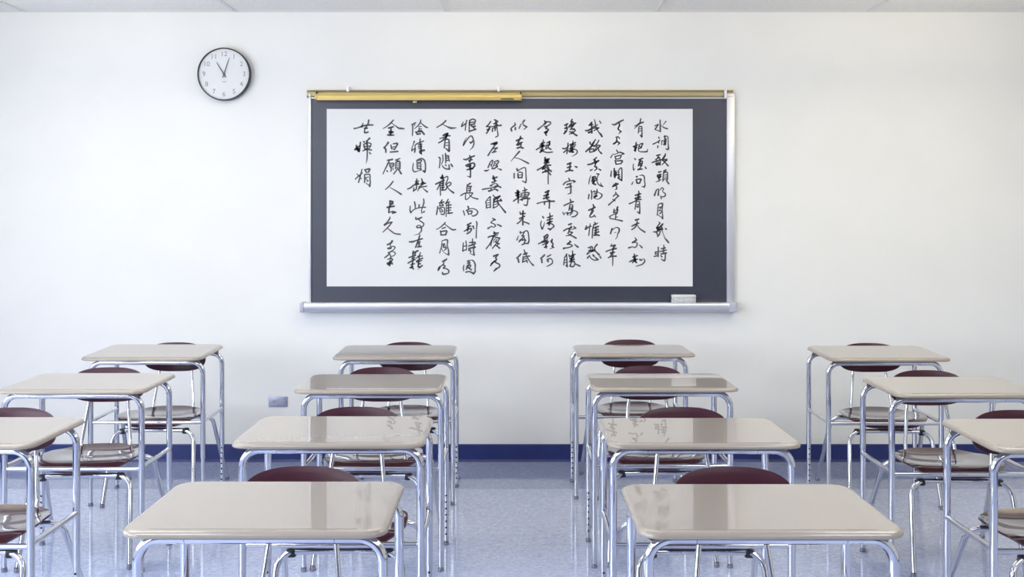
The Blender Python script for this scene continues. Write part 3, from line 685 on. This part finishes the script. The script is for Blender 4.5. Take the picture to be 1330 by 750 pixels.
32 400,590,24 370,675,36; 20 400,595 430,570,20 435,600 430,670,36; 24 440,600 430,650; 18 460,590 490,550,20 515,575,24 500,610 545,650,26 535,690,28 485,700; 30 470,685,20 480,730,26
@ 820 250
20 430,200 415,370,24; 20 430,200 470,180,24 500,190,34 495,260,22 500,350 500,425,36; 22 440,250 490,235,30; 18 490,240 440,300; 18 445,300 490,300 455,345; 20 450,350 480,330; 16 430,370 500,420
22 440,475,14 455,510; 26 460,500 400,575,22; 28 505,510,26 460,560; 26 470,540 500,530; 28 405,570 460,565; 34 480,560 500,600; 34 410,590 480,600; 30 440,570 420,620; 32 350,640,20 400,640 470,600,30; 28 400,640 420,690; 26 460,630 450,680 420,715,30; 20 485,600,22 510,670,14 540,745,20 565,775,34 598,815,32; 32 550,590 560,600,30
@ 820 300
24 385,340 385,380; 24 385,345 435,335; 24 430,265,26 432,330 430,420,22; 20 385,375 430,370; 26 365,415,26 430,400; 26 520,230,22 525,290,26; 26 480,290 545,275; 28 455,335,22 510,325 560,310,24; 26 515,290 515,360; 28 475,375 560,360,34; 24 545,365 540,470,28 520,480,32 475,455,12; 30 475,405 490,420,30
"""


def read_ink(text):
    cols = []
    for block in text.strip().split('#'):
        ox, oy = 0, 0
        for line in block.strip().splitlines():
            if line.startswith('@'):
                ox, oy = [float(v) for v in line.split()[1:]]
                continue
            if line.startswith('+'):
                line = line[1:]          # the rest of the same character
            else:
                cols.append([])
            col = cols[-1]
            for st in line.split(';'):
                w, *pts = st.split()
                P = []
                for p in pts:
                    v = [float(q) for q in p.split(',')]
                    P.append((ox + v[0] / 12.5, oy + v[1] / 12.5, (v[2] if len(v) > 2 else float(w)) / 12.5))
                col.append(P)
    return cols


INK = read_ink(INK_TEXT)


def catmull(P, n=5):
    if len(P) == 2:
        return P
    out = []
    Q = [P[0]] + P + [P[-1]]
    for i in range(1, len(Q) - 2):
        p0, p1, p2, p3 = Q[i - 1:i + 3]
        for k in range(n):
            t = k / n
            out.append(tuple(0.5 * (2 * b + (c_ - a) * t + (2 * a - 5 * b + 4 * c_ - d) * t * t + (3 * b - a - 3 * c_ + d) * t ** 3)
                             for a, b, c_, d in zip(p0, p1, p2, p3)))
    out.append(P[-1])
    return out


def add_stroke(bm, P, front, back):
    """one brush stroke: a ribbon of varying width with round ends, P = (x, z, half width)"""
    P = catmull(P)
    L, R = [], []
    for i, (x, z, w) in enumerate(P):
        a = P[max(i - 1, 0)]
        b = P[min(i + 1, len(P) - 1)]
        d = Vector((b[0] - a[0], b[1] - a[1]))
        if d.length < 1e-7:
            d = Vector((1, 0))
        d.normalize()
        L.append((x - d.y * w, z + d.x * w))
        R.append((x + d.y * w, z - d.x * w))
    def cap(i, s):
        x, z, w = P[i]
        a = math.atan2(L[i][1] - z, L[i][0] - x)
        return [(x + w * math.cos(a + s * math.pi * k / 5), z + w * math.sin(a + s * math.pi * k / 5)) for k in range(1, 5)]
    rows = list(zip(L, R))
    def V(p, y):
        return bm.verts.new((p[0], y, p[1]))
    fl = [(V(l, front), V(r, front)) for l, r in rows]
    bl = [(V(l, back), V(r, back)) for l, r in rows]
    for (a, b), (c_, d) in zip(fl, fl[1:]):
        bm.faces.new((a, b, d, c_))
    for s in (0, 1):
        for i in range(len(rows) - 1):
            bm.faces.new((fl[i][s], fl[i + 1][s], bl[i + 1][s], bl[i][s]))
    c0 = [V(p, front) for p in cap(0, 1)]
    bm.faces.new([fl[0][0]] + c0 + [fl[0][1]])
    c1 = [V(p, front) for p in cap(len(P) - 1, -1)]
    bm.faces.new([fl[-1][0]] + c1 + [fl[-1][1]])


for character in INK:
    bm = bmesh.new()
    for stroke in character:
        P = [(wx(x) - wx(662), wz(y) - pz, w * 0.44 / WS) for x, y, w in stroke]
        add_stroke(bm, P, -0.0016, -0.0009)
    obj('brush_character', bm, M['ink'], paper, smooth=0)

# ------------------------------------------------------------------ eraser on the tray
er = thing('chalkboard_eraser', 'pale grey felt eraser standing on the chalk tray', 'eraser', (wx(886), WALL_Y - 0.047, zt - 0.009))
ew = wx(901) - wx(870.5)
obj('felt_pad', box((0, 0, 0.017), (ew, 0.045, 0.034), 0.004), M['felt'], er)
obj('eraser_back', box((0, 0, 0.042), (ew + 0.002, 0.047, 0.016), 0.004), M['whitewood'], er)

# ------------------------------------------------------------------ wall clock
clk = thing('wall_clock', 'round white wall clock with a black rim hung high beside the chalkboard', 'clock', (wx(292.7), WALL_Y, wz(97.3)))
RIM = 0.1555
bm = bmesh.new()
add_lathe(bm, [(0, 0), (RIM - 0.004, 0), (RIM, -0.006), (RIM, -0.034), (RIM - 0.002, -0.042), (RIM - 0.0055, -0.043), (RIM - 0.0070, -0.039), (RIM - 0.0070, -0.026), (0, -0.026)], (0, 0, 0), 'y', 72)
obj('rim', bm, M['clockrim'], clk)
bm = bmesh.new()
add_lathe(bm, [(0, -0.030), (RIM - 0.0074, -0.030), (RIM - 0.0074, -0.0262), (0, -0.0262)], (0, 0, 0), 'y', 72)
obj('clock_face', bm, M['clockface'], clk)


def text_bm(body, size):
    cu = bpy.data.curves.new('numeral_text', 'FONT')
    cu.body = body
    cu.size = size
    cu.align_x = 'CENTER'
    cu.align_y = 'CENTER'
    o = bpy.data.objects.new('numeral_text', cu)
    COL.objects.link(o)
    dg = bpy.context.evaluated_depsgraph_get()
    me = o.evaluated_get(dg).to_mesh()
    bm = bmesh.new()
    bm.from_mesh(me)
    o.evaluated_get(dg).to_mesh_clear()
    bpy.data.objects.remove(o)
    bpy.data.curves.remove(cu)
    return bm


for h in range(1, 13):
    a = math.radians(30 * h)
    tb_ = text_bm(str(h), 0.040)
    bmesh.ops.rotate(tb_, cent=(0, 0, 0), matrix=Matrix.Rotation(math.radians(90), 3, 'X'), verts=tb_.verts[:])
    bmesh.ops.translate(tb_, vec=(0.118 * math.sin(a), -0.0306, 0.118 * math.cos(a)), verts=tb_.verts[:])
    obj('numeral', tb_, M['numeral'], clk, smooth=0)
bm = bmesh.new()
for k in range(60):
    a = math.radians(6 * k)
    r0, r1, w = (0.1395, 0.1435, 0.0006)
    s, c_ = math.sin(a), math.cos(a)
    bm.faces.new([bm.verts.new((r * s + t * c_, -0.0305, r * c_ - t * s)) for r, t in ((r0, -w), (r0, w), (r1, w), (r1, -w))])
obj('minute_marks', bm, M['numeral'], clk, smooth=0)
add_ = bmesh.new()
add_box(add_, (0.002, -0.0303, -0.044), (0.026, 0.0006, 0.003))
obj('dial_mark', add_, M['numeral'], clk, smooth=0)


def clock_hand(name, ang, tip, tail, w, y):
    bm = bmesh.new()
    a = math.radians(ang)
    s, c_ = math.sin(a), math.cos(a)
    P = [(-tail, w * 0.9), (0, w), (tip * 0.8, w * 0.75), (tip, w * 0.25)]
    lo = [(r * s - t * c_, r * c_ + t * s) for r, t in P] + [(r * s + t * c_, r * c_ - t * s) for r, t in reversed(P)]
    A = [bm.verts.new((x, y, z)) for x, z in lo]
    B = [bm.verts.new((x, y - 0.0012, z)) for x, z in lo]
    n = len(lo)
    for i in range(n):
        bm.faces.new((A[i], A[(i + 1) % n], B[(i + 1) % n], B[i]))
    bm.faces.new(B)
    bm.faces.new(A[::-1])
    obj(name, bm, M['hand'], clk, smooth=0)


clock_hand('hour_hand', -31.5, 0.084, 0.022, 0.0034, -0.0325)
clock_hand('minute_hand', 18.5, 0.104, 0.022, 0.0026, -0.0350)
bm = bmesh.new()
add_lathe(bm, [(0, -0.038), (0.006, -0.038), (0.007, -0.030), (0, -0.030)], (0, 0, 0), 'y', 20)
obj('hand_hub', bm, M['hand'], clk)

# ------------------------------------------------------------------ wall outlet
out = thing('wall_outlet', 'grey steel electrical outlet plate low on the wall behind the desks', 'outlet', (wx(361.5), WALL_Y, wz(522)))
obj('cover_plate', box((0, -0.003, 0), (0.112, 0.006, 0.062), 0.0025), M['steel'], out)
for sx in (-0.022, 0.024):
    bm = bmesh.new()
    add_lathe(bm, [(0, -0.0075), (0.0145, -0.0075), (0.0155, -0.005), (0, -0.005)], (sx, 0, 0), 'y', 24)
    f = obj('socket', bm, M['socket'], out)
    bm = bmesh.new()
    for q in (-0.005, 0.005):
        add_box(bm, (sx - 0.002, -0.0077, q), (0.007, 0.0006, 0.0018))
    add_box(bm, (sx + 0.008, -0.0077, 0), (0.004, 0.0006, 0.004))
    obj('socket_slots', bm, M['dark'], f, smooth=0)
for sx in (0.046,):
    bm = bmesh.new()
    add_lathe(bm, [(0, -0.0075), (0.003, -0.007), (0.0035, -0.0055), (0, -0.0055)], (sx, 0, 0), 'y', 12)
    obj('plate_screw', bm, M['chrome'], out)

# ------------------------------------------------------------------ student desk
TOP_Z, TOP_W, TOP_D = 0.748, 0.605, 0.46
LEG_X = 0.28
NEAR_Y, FAR_Y = 0.052, 0.402     # behind the near edge of the top
BAR_Z = TOP_Z - 0.0172 - 0.0125
TR = 0.0125


def make_desk(label):
    """origin on the floor under the middle of the near edge; +y runs away from the camera"""
    d = thing('student_desk', label, 'desk', group='student desks in the classroom')
    rings = []
    for ins, z, sh in ((0.006, -0.017, 0), (0.0012, -0.0155, 0), (0.0, -0.0115, 0), (0.0015, -0.0065, 0), (0.005, -0.0025, 0.0003), (0.009, -0.0007, 0.001), (0.0135, 0.0, 0.002), (0.0150, 0.0, 0.0022), (0.0170, 0.0, 0.0024)):
        rings.append([(x, y + TOP_D / 2 + sh, z) for x, y in rrect(TOP_W - 2 * ins, TOP_D - 2 * ins, 0.052 - ins * 0.6, 10)])
    t = obj('desk_top', loft(bmesh.new(), rings), M['top'], d, smooth=50)
    t.location = (0, 0, TOP_Z)
    g = obj('pencil_ridge', box((0, 0.024, 0.0003), (0.47, 0.0028, 0.0010), 0.0004, 1), M['top'], t, smooth=0)
    for fy in (NEAR_Y, FAR_Y):
        far = fy == FAR_Y
        for s in (-1, 1):
            path = fillet([(s * LEG_X, fy, 0.240), (s * LEG_X, fy, BAR_Z), (s * 0.17, fy, BAR_Z)], 0.072, 10)
            leg = obj('leg', tube(path, TR, 14), M['chrome'], d)
            bm = add_tube(bmesh.new(), [(s * LEG_X, fy, 0.018), (s * LEG_X, fy, 0.30)], 0.0105, 14)
            if far:       # height adjustment holes on the inner face
                for k in range(7):
                    add_lathe(bm, [(0, -0.0006), (0.0044, -0.0006), (0.0044, 0.0016)], (s * LEG_X, fy - 0.0105, 0.050 + 0.028 * k), 'y', 8, 1)
            obj('height_insert', bm, [M['chrome'], M['rubber']], leg)
            bm = add_lathe(bmesh.new(), [(0, 0), (0.0115, 0), (0.013, 0.003), (0.0115, 0.010), (0.0108, 0.019), (0, 0.019)], (s * LEG_X, fy, 0), 'z', 16)
            obj('foot_glide', bm, M['glide'], leg)
            bm = bmesh.new()
            add_box(bm, (s * 0.226, fy + 0.012, TOP_Z - 0.0250), (0.058, 0.030, 0.016), 0.004)
            obj('mounting_bracket', bm, M['rubber'], d)
        obj('top_rail', tube([(-0.172, fy, BAR_Z), (0.172, fy, BAR_Z)], TR, 14), M['chrome'], d)
    for s in (-1, 1):
        obj('side_stretcher', tube([(s * LEG_X, NEAR_Y, 0.425), (s * LEG_X, FAR_Y, 0.425)], 0.0095, 12), M['chrome'], d)
    obj('cross_bar', tube([(-LEG_X, NEAR_Y + 0.004, 0.418), (LEG_X, NEAR_Y + 0.004, 0.418)], 0.0095, 12), M['chrome'], d)
    return d


# ------------------------------------------------------------------ student chair
def shell(outline, rings, surf, nrm_thick, edge=0.6):
    """closed thin shell: outline(theta) -> (u, v); surf(u, v) -> (point, normal)"""
    n = 56
    bm = bmesh.new()
    top, bot = [], []
    for k in range(rings + 1):
        r = k / rings
        if k == 0:
            p, nn = surf(0, 0)
            top.append([bm.verts.new(p + nn * nrm_thick / 2)])
            bot.append([bm.verts.new(p - nn * nrm_thick / 2)])
            continue
        rt, rb = [], []
        for i in range(n):
            u, v = outline(2 * math.pi * i / n)
            p, nn = surf(u * r, v * r)
            h = nrm_thick / 2 * (edge if k == rings else 1.0)
            rt.append(bm.verts.new(p + nn * h))
            rb.append(bm.verts.new(p - nn * h))
        top.append(rt)
        bot.append(rb)
    for S in (top, bot):
        for i in range(n):
            bm.faces.new((S[0][0], S[1][i], S[1][(i + 1) % n]))
        for A, B in zip(S[1:], S[2:]):
            for i in range(n):
                bm.faces.new((A[i], A[(i + 1) % n], B[(i + 1) % n], B[i]))
    for i in range(n):
        bm.faces.new((top[-1][i], top[-1][(i + 1) % n], bot[-1][(i + 1) % n], bot[-1][i]))
    return bm


def superellipse(a, b, n):
    def f(t):
        c, s = math.cos(t), math.sin(t)
        return (math.copysign(abs(c) ** (2 / n), c) * a, math.copysign(abs(s) ** (2 / n), s) * b)
    return f


def numeric_surface(fn):
    def surf(u, v):
        e = 1e-3
        p = Vector(fn(u, v))
        du = Vector(fn(u + e, v)) - Vector(fn(u - e, v))
        dv = Vector(fn(u, v + e)) - Vector(fn(u, v - e))
        return p, du.cross(dv).normalized()
    return surf


SEAT_Z = 0.414


def seat_fn(u, v):
    # u across, v front (-0.19) to back (+0.19)
    x = u * (1.0 - 0.33 * (v / 0.19) * 0.19)
    z = SEAT_Z
    z -= 0.012 * math.exp(-((v - 0.03) / 0.10) ** 2) * (1 - min(1, (u / 0.2) ** 2))
    z += 0.010 * max(0.0, (abs(u) - 0.10) / 0.10) ** 2
    z -= 0.012 * max(0.0, (v + 0.02) / 0.19)
    if v < -0.12:
        z -= 6.5 * (v + 0.12) ** 2
    if v > 0.12:
        z += 4.6 * (v - 0.12) ** 2
    return (x, v, z)


BACK_Z = 0.681


def back_fn(u, v):
    y = 0.240 + 0.16 * v - 1.15 * u * u + 0.6 * v * v
    return (u, y, BACK_Z + v)


def make_chair(label):
    """origin on the floor under the seat; the sitter faces -y, towards the camera"""
    c = thing('student_chair', label, 'chair', group='maroon chairs at the desks')
    obj('seat', shell(superellipse(0.205, 0.19, 3.3), 9, numeric_surface(seat_fn), 0.012), M['maroon'], c, smooth=60)
    obj('backrest', shell(superellipse(0.166, 0.077, 2.8), 8, numeric_surface(back_fn), 0.011), M['satin'], c, smooth=60)
    r = 0.011
    zf, zr = 0.362, 0.392
    for s in (-1, 1):
        path = fillet([(s * 0.222, -0.262, 0.020), (s * 0.200, -0.165, zf), (s * 0.05, -0.150, zf)], 0.062, 10)
        leg = obj('front_leg', tube(path, r, 12), M['chrome'], c)
        bm = add_lathe(bmesh.new(), [(0, 0), (0.011, 0), (0.0125, 0.003), (0.0115, 0.009), (0.0112, 0.021), (0, 0.021)], (s * 0.223, -0.264, 0), 'z', 14)
        obj('foot_glide', bm, M['glide'], leg)
        bm = box((s * 0.158, -0.156, zf - 0.004), (0.034, 0.032, 0.028), 0.008)
        obj('corner_bumper', bm, M['rubber'], leg)
        path = fillet([(s * 0.265, 0.275, 0.020), (s * 0.235, 0.070, zr), (s * 0.05, 0.062, zr - 0.012)], 0.05, 10)
        leg = obj('rear_leg', tube(path, r, 12), M['chrome'], c)
        bm = add_lathe(bmesh.new(), [(0, 0), (0.011, 0), (0.0125, 0.003), (0.0115, 0.009), (0.0112, 0.021), (0, 0.021)], (s * 0.2655, 0.278, 0), 'z', 14)
        obj('foot_glide', bm, M['glide'], leg)
        path = fillet([(s * 0.082, 0.2520, 0.725), (s * 0.084, 0.2330, 0.632), (s * 0.088, 0.226, 0.59), (s * 0.106, 0.190, 0.440), (s * 0.108, 0.172, 0.388), (s * 0.100, -0.10, 0.382)], [0, 0.05, 0.03, 0.05, 0.03, 0], 6)
        obj('back_support', tube(path, 0.008, 12), M['chrome'], c)
    obj('front_seat_rail', tube([(-0.052, -0.150, zf), (0.052, -0.150, zf)], r, 12), M['chrome'], c)
    obj('rear_seat_rail', tube([(-0.052, 0.062, zr - 0.012), (0.052, 0.062, zr - 0.012)], r, 12), M['chrome'], c)
    return c


# columns left to right, rows from the camera to the wall: (desk x, near edge y, top pitch deg, top shift, chair x, chair turn deg)
PLACES = {
    ('A', 2): (-1.785, 3.27, 0.0, 0.0, -1.790, 3),
    ('A', 3): (-1.790, 4.28, 0.4, 0.0, -1.815, 5),
    ('A', 4): (-1.822, 5.25, 1.5, -0.022, -1.820, 2),
    ('B', 1): (-0.575, 2.375, 0.0, -0.010, -0.575, 0),
    ('B', 2): (-0.567, 3.286, 0.0, -0.009, -0.559, 0),
    ('B', 3): (-0.570, 4.286, -0.4, -0.018, -0.592, 0),
    ('B', 4): (-0.576, 5.27, 0.6, -0.020, -0.562, 0),
    ('C', 1): (0.591, 2.370, -0.7, -0.004, 0.605, 0),
    ('C', 2): (0.597, 3.28, -0.6, 0.004, 0.612, 0),
    ('C', 3): (0.620, 4.33, -0.8, 0.010, 0.623, 0),
    ('C', 4): (0.608, 5.38, -0.8, 0.026, 0.654, 0),
    ('D', 2): (1.763, 3.22, 0.5, 0.010, 1.790, 0),
    ('D', 3): (1.796, 4.19, 0.0, 0.026, 1.842, -2),
    ('D', 4): (1.850, 5.22, 1.0, 0.018, 1.915, -4),
}
COLS = {'A': 'leftmost column', 'B': 'column left of the centre aisle', 'C': 'column right of the centre aisle', 'D': 'rightmost column'}
ROWS = {'AD': {2: 'nearest', 3: 'second', 4: 'farthest'}, 'BC': {1: 'nearest', 2: 'second', 3: 'third', 4: 'farthest'}}
proto_desk = proto_chair = None
for (cn, rn), (x, yn, pitch, shift, cx, cturn) in PLACES.items():
    rank = ROWS['AD' if cn in 'AD' else 'BC'][rn]
    lab = 'beige-topped chrome desk, %s one in the %s' % (rank, COLS[cn])
    if proto_desk is None:
        dk = proto_desk = make_desk(lab)
        dk.location = (x, yn, 0)
        top = [k for k in dk.children if k.name.startswith('desk_top')][0]
    else:
        dk, kids = dup(proto_desk, (x, yn, 0), 0, lab)
        top = kids['desk_top']
    top.location.x = shift
    top.rotation_euler = (math.radians(pitch), 0, 0)
    lab = 'maroon plastic chair with chrome legs, %s one in the %s' % (rank, COLS[cn])
    cl = (cx, yn + (0.295 if rn == 4 else 0.325), 0)
    if proto_chair is None:
        ch = proto_chair = make_chair(lab)
        ch.location = cl
        ch.rotation_euler = (0, 0, math.radians(cturn))
    else:
        dup(proto_chair, cl, math.radians(cturn), lab)
